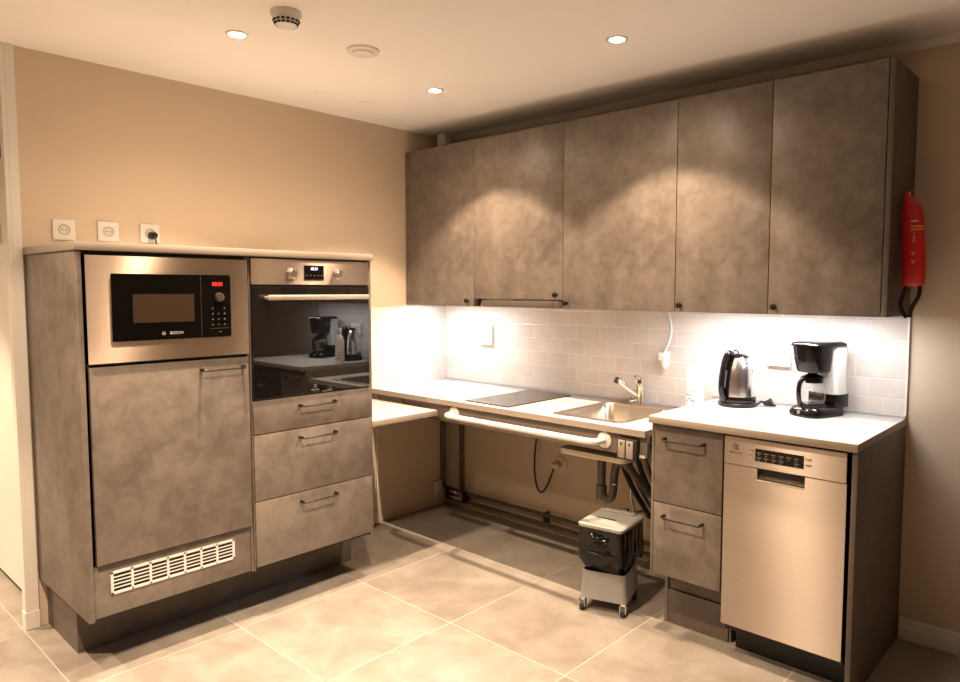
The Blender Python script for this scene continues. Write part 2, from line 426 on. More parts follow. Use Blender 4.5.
# oven
t = thing('oven', 'built-in oven with black glass door and steel control panel above the drawers', 'oven', (.3, -1.36, .94))
y0, y1 = YM + .006, YB - .017
mk('housing', G().box(.05, XF - .022, y0 + .015, y1 - .015, .95, 1.52), 'gap', t)
cpn = mk('control_panel', G().box(XF - .020, XF + .004, y0, y1, 1.427, 1.535, .001), 'steel', t, smooth=False)
dp = mk('display', G().box(XF + .004, XF + .0052, -1.417, -1.319, 1.449, 1.512), 'microg', cpn)
text('clock_digits', '10:31', .017, (XF + .0054, -1.368, 1.497), 'x', 'blueled', dp)
g = G()
for k in range(5):
    g.box(XF + .0052, XF + .0056, -1.408 + k * .019, -1.402 + k * .019, 1.467, 1.470)
mk('touch_icons', g, 'dimprint', dp)
for yy in (-1.482, -1.247):
    kb = mk('knob', G().lathe((XF + .004, yy, 1.476), [(.0235, 0), (.0235, .003), (.019, .005), (.0175, .020), (.0155, .023)], 36, 'x'), 'steel_plain', cpn)
    mk('pointer', G().box(XF + .0268, XF + .0275, yy - .001, yy + .001, 1.480, 1.491), 'print', kb)
g = G()
for k in range(9):
    a = math.radians(-40 + k * 32.5); g.box(XF + .004, XF + .0045, -1.482 + .033 * math.sin(a) - .0022, -1.482 + .033 * math.sin(a) + .0022, 1.476 + .033 * math.cos(a) - .0018, 1.476 + .033 * math.cos(a) + .0018)
mk('dial_marks', g, 'print', cpn)
dr = mk('oven_door', G().box(XF - .018, XF + .004, y0, y1, .942, 1.418, .002), 'oveng', t, smooth=False)
g = G()
for yy in (-1.600, -1.115): g.box(XF + .003, XF + .040, yy - .008, yy + .008, 1.366, 1.378, .002)
g.box(XF + .036, XF + .048, -1.612, -1.100, 1.361, 1.383, .004)
mk('handle', g, 'bar', dr)
text('logo', 'Electrolux', .010, (XF + .0046, -1.372, .957), 'x', 'dimprint', dr)
def emblem(g, f, ax, u, z, s):
    def bx_(a0, a1, c0, c1):
        if ax == 'x': g.box(f, f + .0005, u + a0 * s, u + a1 * s, z + c0 * s, z + c1 * s)
        else: g.box(u + a0 * s, u + a1 * s, f - .0005, f, z + c0 * s, z + c1 * s)
    bx_(-1, -.72, -1, 1); bx_(-1, 1, -1, -.78); bx_(.72, 1, -1, .1); bx_(-1, .1, .78, 1); bx_(-.15, .15, -.6, .7); bx_(-.1, .55, .25, .5); bx_(-.1, .55, -.5, -.25); bx_(.4, .9, .45, .9)
    return g
mk('logo_mark', emblem(G(), XF + .004, 'x', -1.372, .974, .0075), 'dimprint', dr)
mk('vent_strip', G().box(XF - .015, XF - .002, y0 + .004, y1 - .004, 1.418, 1.427), 'black', t)

# ------------------------------------------------------------------ upper cabinets
YU = -.336; ZB = 1.312; ZT = 2.229
U = [.012, .594, 1.219, 1.842, 2.257, 2.672]
desc = ['leftmost mottled grey wall cabinet, next to the beige wall', 'mottled grey wall cabinet with the range hood beneath its door', 'widest-looking mottled grey wall cabinet, between the hood cabinet and the white cable',
        'mottled grey wall cabinet above the kettle', 'rightmost mottled grey wall cabinet above the coffee maker']
desc[2] = 'mottled grey wall cabinet above the sink, right of the hood cabinet'
kn = [(.552, 1.343), (1.183, 1.381), (1.249, 1.340), (1.873, 1.341), (2.288, 1.342)]
for i in range(5):
    a, b = U[i], U[i + 1]
    zb_ = 1.356 if i == 1 else ZB
    t = thing('wall_cabinet', desc[i], 'cabinet', ((a + b) / 2, -.16, zb_), 'mottled wall cabinets in a row above the worktops')
    zc = zb_ + .016
    g = G().m('carcass').box(a + .002, a + .018, -.314, -.010, zc, ZT - .002).box(b - .018, b - .002, -.314, -.010, zc, ZT - .002)
    g.box(a + .018, b - .018, -.314, -.010, zc, zc + .016).box(a + .018, b - .018, -.314, -.010, ZT - .018, ZT - .002).box(a + .018, b - .018, -.026, -.010, zc + .016, ZT - .018)
    mk('carcass', g, None, t)
    if i == 0:
        mk('filler_strip', G().box(.006, .040, YU + .002, YU + .020, ZB, ZT, .001), 'lam', t)
        a = .042
    d = mk('door', G().box(a + .0015, b - .0015, YU, YU + .019, zb_, ZT, .0015), 'lam', t)
    kx, kz = kn[i]
    mk('knob', G().lathe((kx, YU, kz), [(.006, 0), (.0055, .012), (.0125, .018), (.0135, .022), (.0125, .027), (.008, .029)], 24, '-y'), 'black', d)
solo(mk('cabinet_end_panel', G().box(2.674, 2.693, YU, -.001, ZB, ZT, .001), 'plinthmat', None), 'end panel, shade painted in, closing the right side of the wall cabinets', 'end panel')  # darker laminate paints in the shade on this cabinet side
t = thing('range_hood', 'slim built-in range hood under the second wall cabinet', 'range hood', (.9, -.16, 1.312))
mk('body', G().box(.620, 1.200, -.300, -.015, 1.313, 1.3715, .002), 'steel_plain', t)
mk('front_strip', G().box(.652, 1.206, YU + .004, YU + .018, 1.3135, 1.351, .001), 'hoodm', t)
mk('switch_block', G().box(.600, .628, YU + .002, YU + .020, 1.3135, 1.351, .002), 'black', t)

# under-cabinet lights
for (x0, x1, lab) in ((.06, .56, 'slim lit under-cabinet light in the left corner'), (1.82, 2.64, 'slim lit under-cabinet light above kettle and coffee maker')):
    t = thing('under_cabinet_light', lab, 'light', ((x0 + x1) / 2, -.26, 1.3278), 'slim lights under the wall cabinets')
    mk('housing', G().box(x0, x1, -.285, -.235, 1.3160, 1.3278), 'whitep', t)
    mk('lens', G().box(x0 + .01, x1 - .01, -.278, -.242, 1.3138, 1.3158), 'led', t)
    l = bpy.data.lights.new('led', 'AREA'); l.shape = 'RECTANGLE'; l.size = x1 - x0 - .02; l.size_y = .03; l.color = (.91, .93, 1)
    l.energy = (4.2 if x0 > 1 else 3.3) * (x1 - x0) / .5
    lo = bpy.data.objects.new('led_light', l); C.objects.link(lo); lo.parent = t; lo.location = (0, 0, -.0150)

# ------------------------------------------------------------------ ceiling fittings
WARM = (1, .755, .53)
def spot(root, e1, e2, dx=0):
    for nm, ang, bl, e in (('core', 84, 1, e1 * .65), ('beam', 99, .25, e1 * .68), ('spill', 152, 1, e2)):
        l = bpy.data.lights.new(nm, 'SPOT'); l.spot_size = math.radians(ang); l.spot_blend = bl; l.energy = e; l.color = WARM; l.shadow_soft_size = .022
        o = bpy.data.objects.new(nm + '_light', l); C.objects.link(o); o.parent = root; o.location = (0, 0, -.012)
        o.rotation_euler = (0, math.radians(-dx), 0)
t = thing('ceiling_downlight', 'lit ceiling downlight left of the smoke detector', 'ceiling light', (.785, -1.785, H), 'recessed ceiling downlights')
g = G()
rg = [[(q * math.cos(2 * PI * k / 36), q * math.sin(2 * PI * k / 36), h) for k in range(36)] for q, h in ((.042, -.0001), (.042, -.003), (.038, -.005), (.030, -.004), (.030, -.0001))]
g.rings([[(x + .785, y - 1.785, z + H) for x, y, z in r] for r in rg], cap=False, close=True)
mk('trim_ring', g, 'whitem', t)
mk('lens', G().lathe((.785, -1.785, H), [(.029, -.0005), (.029, -.002)], 36), 'lamp', t)
d2 = dup(t, (.786, -.791, H), 'lit ceiling downlight nearest the corner of the two walls')
d3 = dup(t, (1.83, -.797, H), 'lit ceiling downlight in front of the long wall cabinets, furthest right')
d4 = dup(t, (1.83, -1.785, H), 'lit ceiling downlight further out in the room, outside the picture')
d5 = dup(t, (.785, -2.85, H), 'added unseen ceiling downlight lighting the left cabinet side')  # unseen lamp added to light the side of the fridge cabinet
E1 = 106; E2 = 19
for q in (t, d2, d3, d4): spot(q, E1, E2)
spot(d5, E1 * .5, E2 * .8)
d7 = dup(t, (1.66, -2.85, H), 'added unseen ceiling downlight for the dishwasher streak and front fill'); spot(d7, E1 * .2, E2 * 2.2)  # unseen lamp added for the door streak, its spill fills the fronts
d6 = dup(t, (-.9, -3.5, H), 'added unseen ceiling downlight brightening the hall'); spot(d6, E1 * 1.6, E2 * 5)  # unseen lamp added to brighten the hall surface and jamb

t = thing('smoke_detector', 'white round smoke detector on the ceiling', 'smoke detector', (1.115, -1.775, H))
mk('base', G().lathe((1.115, -1.775, H), [(.052, 0), (.052, -.012), (.047, -.020)], 40), 'whitep', t)
mk('body', G().lathe((1.115, -1.775, H), [(.046, -.018), (.044, -.030), (.036, -.046), (.020, -.052), (.0, -.052)][:-1], 40), 'whitep', t)
g = G()
for k in range(16):
    for j, (r_, z_) in enumerate(((.0435, -.033), (.0385, -.0425))):
        a = 2 * PI * k / 16; g.box(-.001, .0015, -.0055, .0055, -.0032, .0032, rot=Matrix.Translation((1.115 + r_ * math.cos(a), -1.775 + r_ * math.sin(a), H + z_)) @ Matrix.Rotation(a, 4, 'Z') @ Matrix.Rotation(.5, 4, 'Y'))
mk('vent_slots', g, 'dark', t)
t = thing('ceiling_air_valve', 'round white air valve on the ceiling', 'vent', (.995, -1.364, H))
mk('rim', G().lathe((.995, -1.364, H), [(.066, 0), (.064, -.008), (.052, -.012)], 44), 'whitem', t)
mk('disc', G().lathe((.995, -1.364, H), [(.044, -.010), (.043, -.017), (.036, -.019)], 44), 'whitem', t)
for k, (x, y, lab) in enumerate(((.33, -1.121, 'faint flush white ceiling cover, the nearer of the two'), (.347, -.859, 'faint flush white ceiling cover, closer to the corner'))):
    solo(mk('ceiling_cover', G().lathe((x, y, H), [(.042, 0), (.041, -.003), (.036, -.004)], 40), 'ceil', None), lab, 'cover', 'flush ceiling covers')

# ------------------------------------------------------------------ wall sockets
def socket(u, z, label, wall, name='wall_socket', w=.084, h=.084, group=None, double=False, dep=0):
    """faces built for the left wall (normal +x) or the back wall (normal -y)"""
    if wall == 'l': T = Matrix.Translation((0.0005, u, z)) @ Matrix(((0, -1, 0, 0), (1, 0, 0, 0), (0, 0, 1, 0), (0, 0, 0, 1)))
    else: T = Matrix.Translation((u, -.0085, z))
    T0 = T; T = T @ Matrix.Translation((0, -dep, 0))
    loc = T.translation
    t = thing(name, label, 'socket', loc, group)
    g = G().box(-w / 2, w / 2, -.009, dep, -h / 2, h / 2, .003).rot(T); mk('plate', g, 'whitep', t)
    cs = (-.021, .021) if double else (0,)
    for c in cs:
        g = G()
        r0 = .0195
        rg = [[(c + q * math.cos(2 * PI * k / 28), -d_, q * math.sin(2 * PI * k / 28)) for k in range(28)] for q, d_ in ((r0 + .002, .009), (r0 + .002, .0105), (r0, .0105), (r0 - .001, .0093))]
        g.m('shade').rings(rg, cap=False); g.m('ivory')
        g.lathe((c, 0, 0), [(r0 - .001, .0090), (r0 - .001, .0094)], 28, '-y')
        g.m('dark')
        for s_ in (-.0085, .0085): g.lathe((c + s_, 0, 0), [(.0026, .0094), (.0026, .0098)], 10, '-y')
        g.rot(T); mk('outlet', g, None, t)
    return t
socket(-2.163, 1.653, 'white wall socket with a round outlet, leftmost of the three above the cabinets', 'l', group='wall sockets above the tall cabinets')
socket(-1.994, 1.655, 'white wall socket without a plug, middle of the three above the cabinets', 'l', group='wall sockets above the tall cabinets')
socket(-1.822, 1.656, 'white wall socket with a black plug in it, rightmost of the three', 'l', group='wall sockets above the tall cabinets')
t = thing('power_plug', 'round black power plug in the rightmost socket above the cabinets', 'plug', (.02, -1.815, 1.645))
mk('body', G().lathe((.011, -1.815, 1.648), [(.0185, 0), (.0185, .012), (.014, .030), (.008, .034)], 28, 'x'), 'blackp', t)
mk('cord', G().tube([(.040, -1.815, 1.648), (.050, -1.814, 1.640), (.048, -1.812, 1.612), (.040, -1.808, 1.5745), (.020, -1.80, 1.5765)], .0034, 8, 2), 'rubber', t)
socket(.378, 1.128, 'white double socket on the tiles above the hob corner', 'b', w=.120, h=.120, double=True, dep=.014, group='double sockets on the backsplash')
socket(2.185, 1.112, 'white double socket on the tiles between kettle and coffee maker', 'b', w=.112, h=.080, double=True, dep=.014, group='double sockets on the backsplash')
t = socket(1.618, 1.065, 'white socket half covered by a white plug above the sink', 'b', w=.050, h=.080)

# white cable with plug above the sink
t = thing('white_power_cable', 'curved white power cable with plug hanging from the wall cabinets', 'cable', (1.62, -.04, 1.07))
mk('cord', G().tube([(1.636, -.03, 1.325), (1.642, -.03, 1.290), (1.664, -.035, 1.235), (1.662, -.04, 1.170), (1.640, -.045, 1.115), (1.630, -.045, 1.095)], .0048, 10, 2), 'whitep', t)
g = G().box(1.598, 1.642, -.056, -.0185, 1.060, 1.100, .006).tube([(1.625, -.037, 1.070), (1.630, -.037, 1.030), (1.632, -.035, 1.018)], [.017, .015, .009], 14)
mk('plug_body', g, 'whitep', t)

# ------------------------------------------------------------------ sink worktop
ZS = .826; YS = -.620
g = G()
sx0, sx1, sy0, sy1 = 1.335, 1.708, -.545, -.062
for k, (a, b, zz0, zz1) in enumerate(((0, 0, .798, .8247), (0.0008, .0008, .8247, ZS))):
    g.m('edge' if k == 0 else 'top')
    X0, X1, Y0, Y1 = .0085 + a, 1.872 - b, YS + a, -.0085 - b
    for q in ((X0, sx0, Y0, Y1), (sx1, X1, Y0, Y1), (sx0, sx1, Y0, sy0), (sx0, sx1, sy1, Y1)): g.box(q[0], q[1], q[2], q[3], zz0, zz1)
solo(mk('sink_worktop', g, None, None, smooth=False), 'long pale height-adjustable worktop holding hob and sink', 'worktop')
struct('trim_7', G().box(.009, 1.872, -.022, -.0085, ZS, ZS + .014, .003).box(1.875, 2.699, -.020, -.0085, .9005, .910, .002), 'top')

t = thing('cooktop', 'black two-zone glass cooktop set in the worktop', 'cooktop', (.92, -.32, ZS))
g = G().prism(rrect(.770, 1.073, -.578, -.062, .006, 3), ZS + .0003, ZS + .0060)
mk('glass_plate', g, 'hob', t)
for (cx, cy, r_) in ((.92, -.19, .070), (.92, -.42, .088)):
    rg = [[(cx + q * math.cos(2 * PI * k / 60), cy + q * math.sin(2 * PI * k / 60), ZS + h) for k in range(60)] for q, h in ((r_, .0060), (r_, .0063), (r_ - .0015, .0063), (r_ - .0015, .0060))]
    mk('heating_zone', G().rings(rg, cap=False, close=True), 'hobline', t)
for k in range(5): mk('touch_key', G().box(.86 + k * .03, .866 + k * .03, -.556, -.552, ZS + .006, ZS + .0062), 'hobline', t)

# sink
t = thing('kitchen_sink', 'inset steel sink with a rectangular bowl left of the drawer counter', 'sink', (1.53, -.3, ZS - .15))
def rr3(x0, x1, y0, y1, r, z): return [(x, y, z) for x, y in rrect(x0, x1, y0, y1, r, 6)]
g = G()
L = [rr3(1.322, 1.722, -.560, -.024, .03, ZS + .0005), rr3(1.323, 1.721, -.559, -.025, .03, ZS + .0030), rr3(1.345, 1.700, -.530, -.112, .045, ZS + .0030), rr3(1.350, 1.695, -.525, -.117, .042, ZS - .004),
     rr3(1.358, 1.687, -.515, -.125, .045, ZS - .120), rr3(1.375, 1.670, -.498, -.142, .045, ZS - .138), rr3(1.42, 1.62, -.45, -.19, .04, ZS - .142)]
g.rings(L, cap=False)
g.bm.verts.ensure_lookup_table(); vs = g.bm.verts[-len(L[0]):]; g.bm.faces.new(vs)
mk('basin', g, 'sink', t)
mk('drain', G().lathe((1.52, -.31, ZS - .1415), [(.040, 0), (.040, .002), (.030, .003), (.028, .0012)], 32), 'chrome', t)

# faucet
t = thing('faucet', 'chrome single-lever faucet behind the sink bowl', 'faucet', (1.515, -.062, ZS))
FX, FY = 1.508, -.062
Z0 = ZS + .003
mk('body', G().lathe((FX, FY, Z0), [(.030, 0), (.030, .006), (.024, .010), (.0225, .085), (.0245, .088), (.0245, .118), (.022, .128), (.014, .132)], 32), 'chrome', t)
mk('spout', G().tube([(FX, FY, Z0 + .045), (FX - .012, FY - .012, Z0 + .05), (FX - .040, FY - .045, Z0 + .083), (FX - .078, FY - .085, Z0 + .126), (FX - .083, FY - .090, Z0 + .131)], .0135, 16, 1), 'chrome', t)
mk('aerator', G().cyl((FX - .078, FY - .085, Z0 + .138), (FX - .087, FY - .094, Z0 + .110), .0135, seg=20), 'print', t)
mk('lever', G().tube([(FX, FY, Z0 + .130), (FX + .004, FY - .015, Z0 + .140), (FX + .016, FY - .080, Z0 + .152)], [.013, .010, .007], 12, 1, .6), 'chrome', t)
mk('side_valve', G().cyl((FX, FY, Z0 + .030), (FX - .035, FY - .032, Z0 + .024), .012, seg=20).cyl((FX - .030, FY - .028, Z0 + .025), (FX - .042, FY - .038, Z0 + .023), .016, seg=20), 'chrome', t)

# lift frame beneath the worktop
t = thing('worktop_lift_frame', 'brown apron and wall column carrying the height-adjustable worktop', 'frame', (.9, -.3, .1))
mk('apron', G().box(.30, 1.872, -.600, -.582, .706, .7975, .002), 'rail', t)
for q in ((.285, .3, -.600, .706), (.70, .73, -.582, .765), (1.26, 1.29, -.582, .765)): mk('cross_rail', G().box(q[0], q[1], q[2], -.05, q[3], .7975), 'liftd', t)
mk('rear_rail', G().box(.02, 1.86, -.05, -.012, .735, .7975, .002), 'liftd', t)
mk('column', G().m('liftd').box(.004, .040, -.060, -.003, .115, .735).m('column').box(.040, .160, -.045, -.003, .125, .735, .002).m('liftd').box(.160, .174, -.040, -.003, .115, .735), None, t)  # left dark box stands in for shadowed wall beside the column
mk('column', G().m('lift').box(1.700, 1.820, -.075, -.003, .125, .735, .002), None, t)

# grab rail
t = thing('grab_rail', 'long white tubular grab rail across the worktop front', 'grab rail', (1.23, -.65, .755))
def arc_tube():
    pts = [(.715, -.603, .757), (.715, -.640, .757)]
    for k in range(6):
        a = k / 5 * PI / 2; pts.append((.715 + .045 * (1 - math.cos(a)), -.640 - .040 * math.sin(a), .757))
    pts += [(1.22, -.680, .757)]
    for k in range(6):
        a = (1 - k / 5) * PI / 2; pts.append((1.662 - .045 * (1 - math.cos(a)), -.640 - .040 * math.sin(a), .757))
    pts += [(1.662, -.603, .757)]
    return pts
mk('tube', G().tube(arc_tube(), .0145, 20), 'whitem', t)
for x in (.715, 1.662):
    mk('flange', G().lathe((x, -.6001, .757), [(.036, 0), (.036, .006), (.030, .010)], 32, '-y'), 'whitem', t)

t = thing('height_switch', 'small grey control with two rocker buttons beside the grab rail', 'switch', (1.79, -.61, .735))
mk('box', G().box(1.742, 1.838, -.628, -.6005, .694, .782, .003), 'dark', t)
for x in (1.766, 1.806):
    bt = mk('button', G().box(x - .017, x + .017, -.633, -.628, .700, .776, .002), 'lift', t)
    mk('symbol', G().lathe((x, -.633, .761), [(.006, 0), (.0055, .0008)], 14, '-y'), 'print', bt)
g = G().m('whitep').box(1.834, 1.862, -.6035, -.6002, .706, .718)
solo(mk('small_label', g, None, None), 'tiny white sticker at the lower right of the apron', 'label')
g = G().prism(rrect(1.37, 1.735, -.560, -.330, .03, 5), .650, .672)
solo(mk('drip_tray', g, 'ivory', None), 'shallow ivory tray hanging under the sink worktop', 'tray')

# lower side shelf
g = G().m('edge').box(.002, .615, -1.055, -.632, .738, .7662, .001).m('top').box(.0025, .6145, -1.0545, -.6325, .7662, .7675)
solo(mk('side_shelf', g, None, None), 'lower pale shelf between the oven cabinet and sink worktop', 'shelf')

# ------------------------------------------------------------------ pipes and cables below
t = thing('drain_pipes', 'grey plastic drain pipes and trap below the sink', 'pipes', (1.5, -.2, .3))
mk('downpipe', G().tube([(1.400, -.24, .681), (1.400, -.24, .385)], .021, 16).cyl((1.400, -.24, .43), (1.400, -.24, .362), .027), 'pipe', t)
mk('trap_bend', G().tube([(1.400, -.24, .400), (1.410, -.24, .375), (1.440, -.24, .362), (1.463, -.24, .380), (1.470, -.24, .42), (1.478, -.24, .52), (1.490, -.24, .555), (1.52, -.24, .570), (1.555, -.24, .55), (1.585, -.22, .50), (1.64, -.15, .40), (1.70, -.06, .33), (1.71, -.01, .33)], .020, 16, 1), 'pipe', t)
mk('inlet_pipe', G().tube([(1.400, -.24, .655), (1.46, -.245, .655), (1.52, -.26, .655)], .021, 16, 1).cyl((1.52, -.28, .681), (1.52, -.28, .60), .035).tube([(1.52, -.28, .62), (1.46, -.27, .61), (1.40, -.24, .61)], .019, 14, 1), 'pipe', t)
for k, (x, c) in enumerate(((1.50, 'rubber'), (1.545, 'pipe'), (1.60, 'rubber'), (1.645, 'pipe'), (1.70, 'rubber'))):
    mk('hose', G().tube([(x - .03, -.22, .680), (x - .01, -.22, .60), (x + .015, -.20, .50), (x + .055, -.17, .40), (x + .06, -.08, .30), (x + .05, -.03, .25)], .013 if k % 2 == 0 else .010, 12, 2), c, t)
mk('copper_pipe', G().tube([(1.535, -.18, .62), (1.535, -.18, .30), (1.535, -.03, .28)], .0075, 10, 1), 'steel_plain', t)
for p in ((1.55, -.26, .585), (1.50, -.26, .46), (1.56, -.25, .34)):
    mk('valve', G().cyl((p[0] - .012, p[1] - .008, p[2]), (p[0] + .012, p[1] - .014, p[2] + .004), .009, seg=14), 'chrome', t)

t = thing('heating_pipes', 'pair of thin dark pipes running low along the back wall', 'pipes', (.9, -.04, .05))
for z in (.115, .060):
    mk('pipe', G().tube([(.10, -.045, z), (1.84, -.045, z)], .0105, 12), 'dpipe', t)
mk('clip', G().box(.868, .880, -.057, -.003, .048, .128, .002), 'dpipe', t)
for z in (.105, .070):
    mk('valve', G().cyl((.10, -.060, z), (.215, -.066, z), .0085, seg=14).cyl((.135, -.062, z), (.160, -.064, z), .013, seg=14), 'chrome', t)
mk('connector', G().box(.215, .250, -.070, -.030, .055, .125, .006), 'black', t)
mk('connector', G().box(.055, .10, -.065, -.02, .05, .125, .004), 'black', t)

t = thing('round_junction_outlet', 'round pale outlet on the wall below the worktop', 'socket', (.948, -.003, .42))
mk('plate', G().lathe((.955, -.0005, .415), [(.048, 0), (.048, .008), (.040, .013), (.036, .010)], 36, '-y'), 'ivory', t)
mk('plug', G().lathe((.95, -.0105, .41), [(.020, 0), (.019, .028), (.012, .034)], 24, '-y').box(.905, .955, -.038, -.012, .395, .418, .006), 'ivory', t)
solo(mk('black_cable', G().tube([(.835, -.03, .735), (.810, -.04, .58), (.795, -.05, .40), (.815, -.05, .27), (.850, -.05, .235), (.885, -.045, .27), (.930, -.035, .390)], .0055, 10, 2), 'rubber', None),
     'black cable hanging in a loop to the round outlet', 'cable')
t = thing('low_wall_box', 'small square box low on the left wall under the worktop', 'socket', (.0, -.09, .11))
mk('plate', G().box(.0005, .022, -.125, -.055, .065, .165, .003), 'ivory', t)
mk('cover', G().box(.022, .027, -.115, -.065, .085, .145, .002), 'ivory', t)

# ------------------------------------------------------------------ right counter
CX0, CX1, YC = 1.907, 2.700, -.653
g = G().m('edge').box(CX0, CX1, YC, -.0085, .872, .8987, .0008).m('top').box(CX0 + .0006, CX1 - .0006, YC + .0006, -.009, .8987, .9)
solo(mk('counter_worktop', g, None, None), 'white worktop under the kettle and coffee maker', 'worktop')
YF = -.627
t = thing('drawer_cabinet', 'mottled grey base cabinet with two drawers left of the dishwasher', 'cabinet', (2.07, -.3, .2))
mk('side_panel', G().box(1.909, 1.921, YF + .002, -.02, .247, .8715, .001), 'lam', t)
mk('carcass', G().m('gap').box(1.921, 1.926, YF + .022, -.02, .25, .8715).box(2.196, 2.205, YF + .022, -.02, .25, .8715).box(1.926, 2.196, YF + .022, -.02, .249, .262).box(1.926, 2.196, YF + .022, -.02, .856, .8715).box(1.926, 2.196, -.04, -.02, .262, .856), None, t)
for za, zb, zh in ((.5485, .8635, .808), (.247, .5445, .492)):
    d = mk('drawer', G().box(1.9235, 2.217, YF, YF + .019, za, zb, .0015), 'lam', t)
    mk('handle', bar_handle(G(), (YF, 'y'), 1.967, 2.147, zh), 'black', d)
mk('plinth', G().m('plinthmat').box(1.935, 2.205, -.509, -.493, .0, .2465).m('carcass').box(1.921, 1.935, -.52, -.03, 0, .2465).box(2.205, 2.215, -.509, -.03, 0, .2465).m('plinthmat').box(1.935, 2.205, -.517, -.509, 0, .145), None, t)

solo(mk('counter_end_panel', G().box(2.681, 2.699, -.642, -.001, 0, .8715, .001), 'plinthmat', None), 'floor-standing end panel, shade painted in, right of the dishwasher', 'end panel')  # same laminate as the drawers, darkened because the panel lies in shade

# dishwasher
t = thing('dishwasher', 'slim brushed steel dishwasher between the drawers and end panel', 'dishwasher', (2.44, -.3, 0))
D0, D1 = 2.2245, 2.6625
mk('body', G().box(D0 + .004, D1 - .002, YF + .03, -.03, .10, .866), 'black', t)
mk('foot_recess', G().box(D0 + .02, D1 - .01, -.53, -.51, 0.003, .10).cyl((D0 + .04, -.5, 0), (D0 + .04, -.5, .1), .015).cyl((D1 - .04, -.5, 0), (D1 - .04, -.5, .1), .015), 'black', t)
# door with a recessed grip: built as frame pieces around the pocket
H0, H1, HZ0, HZ1 = 2.352, 2.524, .716, .7545
g = G()
for q in ((D0, D1, .131, HZ0), (D0, H0, HZ0, .7545), (H1, D1, HZ0, .7545)): g.box(q[0], q[1], YF, YF + .03, q[2], q[3])
dr = mk('door', g, 'steel_dw', t, smooth=False)
g = G().m('steel_plain')
g.rings([[(H0, YF, HZ0), (H1, YF, HZ0), (H1, YF, HZ1), (H0, YF, HZ1)], [(H0 + .006, YF + .024, HZ0 + .014), (H1 - .006, YF + .024, HZ0 + .014), (H1 - .006, YF + .024, HZ1 + .001), (H0 + .006, YF + .024, HZ1 + .001)]], cap=False)
g.m('gap').box(H0, H1, YF + .023, YF + .028, HZ0, HZ1)
mk('grip_recess', g, None, dr)
mk('grip_lip', G().box(H0 + .002, H1 - .002, YF - .003, YF + .006, HZ0 - .006, HZ0 + .002, .002), 'chrome', dr)
cpn = mk('control_panel', G().box(D0, D1, YF - .004, YF + .03, .757, .862, .002), 'steel_dw', t, smooth=False)
Y_ = YF - .004
dx = mk('display', G().box(2.345, 2.520, Y_ - .001, Y_, .783, .829), 'microg', cpn)
g = G()
for r_ in range(2):
    for c_ in range(6):
        if r_ == 1 and c_ == 4: continue
        g.box(2.351 + c_ * .027, 2.368 + c_ * .027, Y_ - .0014, Y_ - .001, .812 - r_ * .018, .816 - r_ * .018)
        g.box(2.355 + c_ * .027, 2.362 + c_ * .027, Y_ - .0014, Y_ - .001, .804 - r_ * .018, .8075 - r_ * .018)
mk('display_icons', g, 'dimprint', dx)
for x, w_ in ((2.329, .020), (2.535, .020)):
    for z in (.798, .818): mk('button', G().box(x - w_ / 2, x + w_ / 2, Y_ - .002, Y_, z - .004, z + .004, .001), 'steel_plain', cpn)
mk('logo_mark', emblem(G(), Y_, 'y', 2.271, .824, .0105), 'print', cpn)
text('logo', 'Electrolux', .0125, (2.271, Y_ - .0002, .803), 'y', 'print', cpn)

# ------------------------------------------------------------------ kettle
KX, KY = 2.065, -.165
t = thing('electric_kettle', 'brushed steel electric kettle with black handle on the counter', 'kettle', (KX, KY, .9))
bs = mk('base', G().lathe((KX, KY, .9), [(.080, 0), (.084, .004), (.084, .016), (.078, .021)], 48), 'blackp', t)
g = G().m('blackp').lathe((KX, KY, .9), [(.078, .022), (.079, .028), (.078, .042), (.076, .046)], 48)
mk('lower_band', g, None, t)
mk('body', G().lathe((KX, KY, .9), [(.0755, .046), (.0745, .075), (.071, .12), (.064, .165), (.054, .200), (.046, .213)], 48), 'steel_kettle', t)
ld = mk('lid', G().lathe((KX, KY, .9), [(.046, .213), (.043, .221), (.030, .228), (.010, .231)], 40), 'blackp', t)
def R2(a): return Matrix.Translation((KX, KY, .9)) @ Matrix.Rotation(a, 4, 'Z')
ha = math.radians(250)
ga = G().tube([(.035, 0, .222), (.058, 0, .236), (.070, 0, .228), (.086, 0, .190), (.097, 0, .130), (.100, 0, .085), (.092, 0, .050), (.078, 0, .038)], .0150, 14, 2, .85).rot(R2(ha))
mk('handle', ga, 'blackp', t)
ga = G().box(.060, .080, -.019, .019, .030, .050, .004).rot(R2(ha))
strip = G()
prof = [(.0765, .046), (.0752, .075), (.072, .12), (.065, .165), (.055, .200), (.046, .215)]
strip.rings([[(r_ - .006, -.020, z), (r_ + .004, -.018, z), (r_ + .004, .018, z), (r_ - .006, .020, z)] for r_, z in prof]).rot(R2(ha))
hs = mk('handle_mount', strip, 'blackp', t)
gw = G().rings([[(r_ + .001, -.006, z), (r_ + .0052, -.006, z), (r_ + .0052, .006, z), (r_ + .001, .006, z)] for r_, z in ((.0745, .085), (.072, .12), (.0665, .158))]).rot(R2(ha))
mk('level_window', gw, 'dimprint', hs)
mk('spout', G().rings([[(.040, -.016, .206), (.040, .016, .206), (.046, .012, .222), (.046, -.012, .222)], [(.062, -.004, .200), (.062, .004, .200), (.066, .003, .217), (.066, -.003, .217)]]).rot(R2(ha + PI)), 'steel_plain', t)
ring = [(.0 + .018 * math.cos(a), 0, .228 + .016 * math.sin(a)) for a in [k * PI / 8 for k in range(9)]]
mk('lid_ring', G().tube([(x + .018, y, z) for x, y, z in ring], .0035, 8).rot(R2(ha)), 'blackp', ld)
t = thing('kettle_plug', 'black plug and coiled cord lying right of the kettle', 'plug', (2.17, -.1, .9))
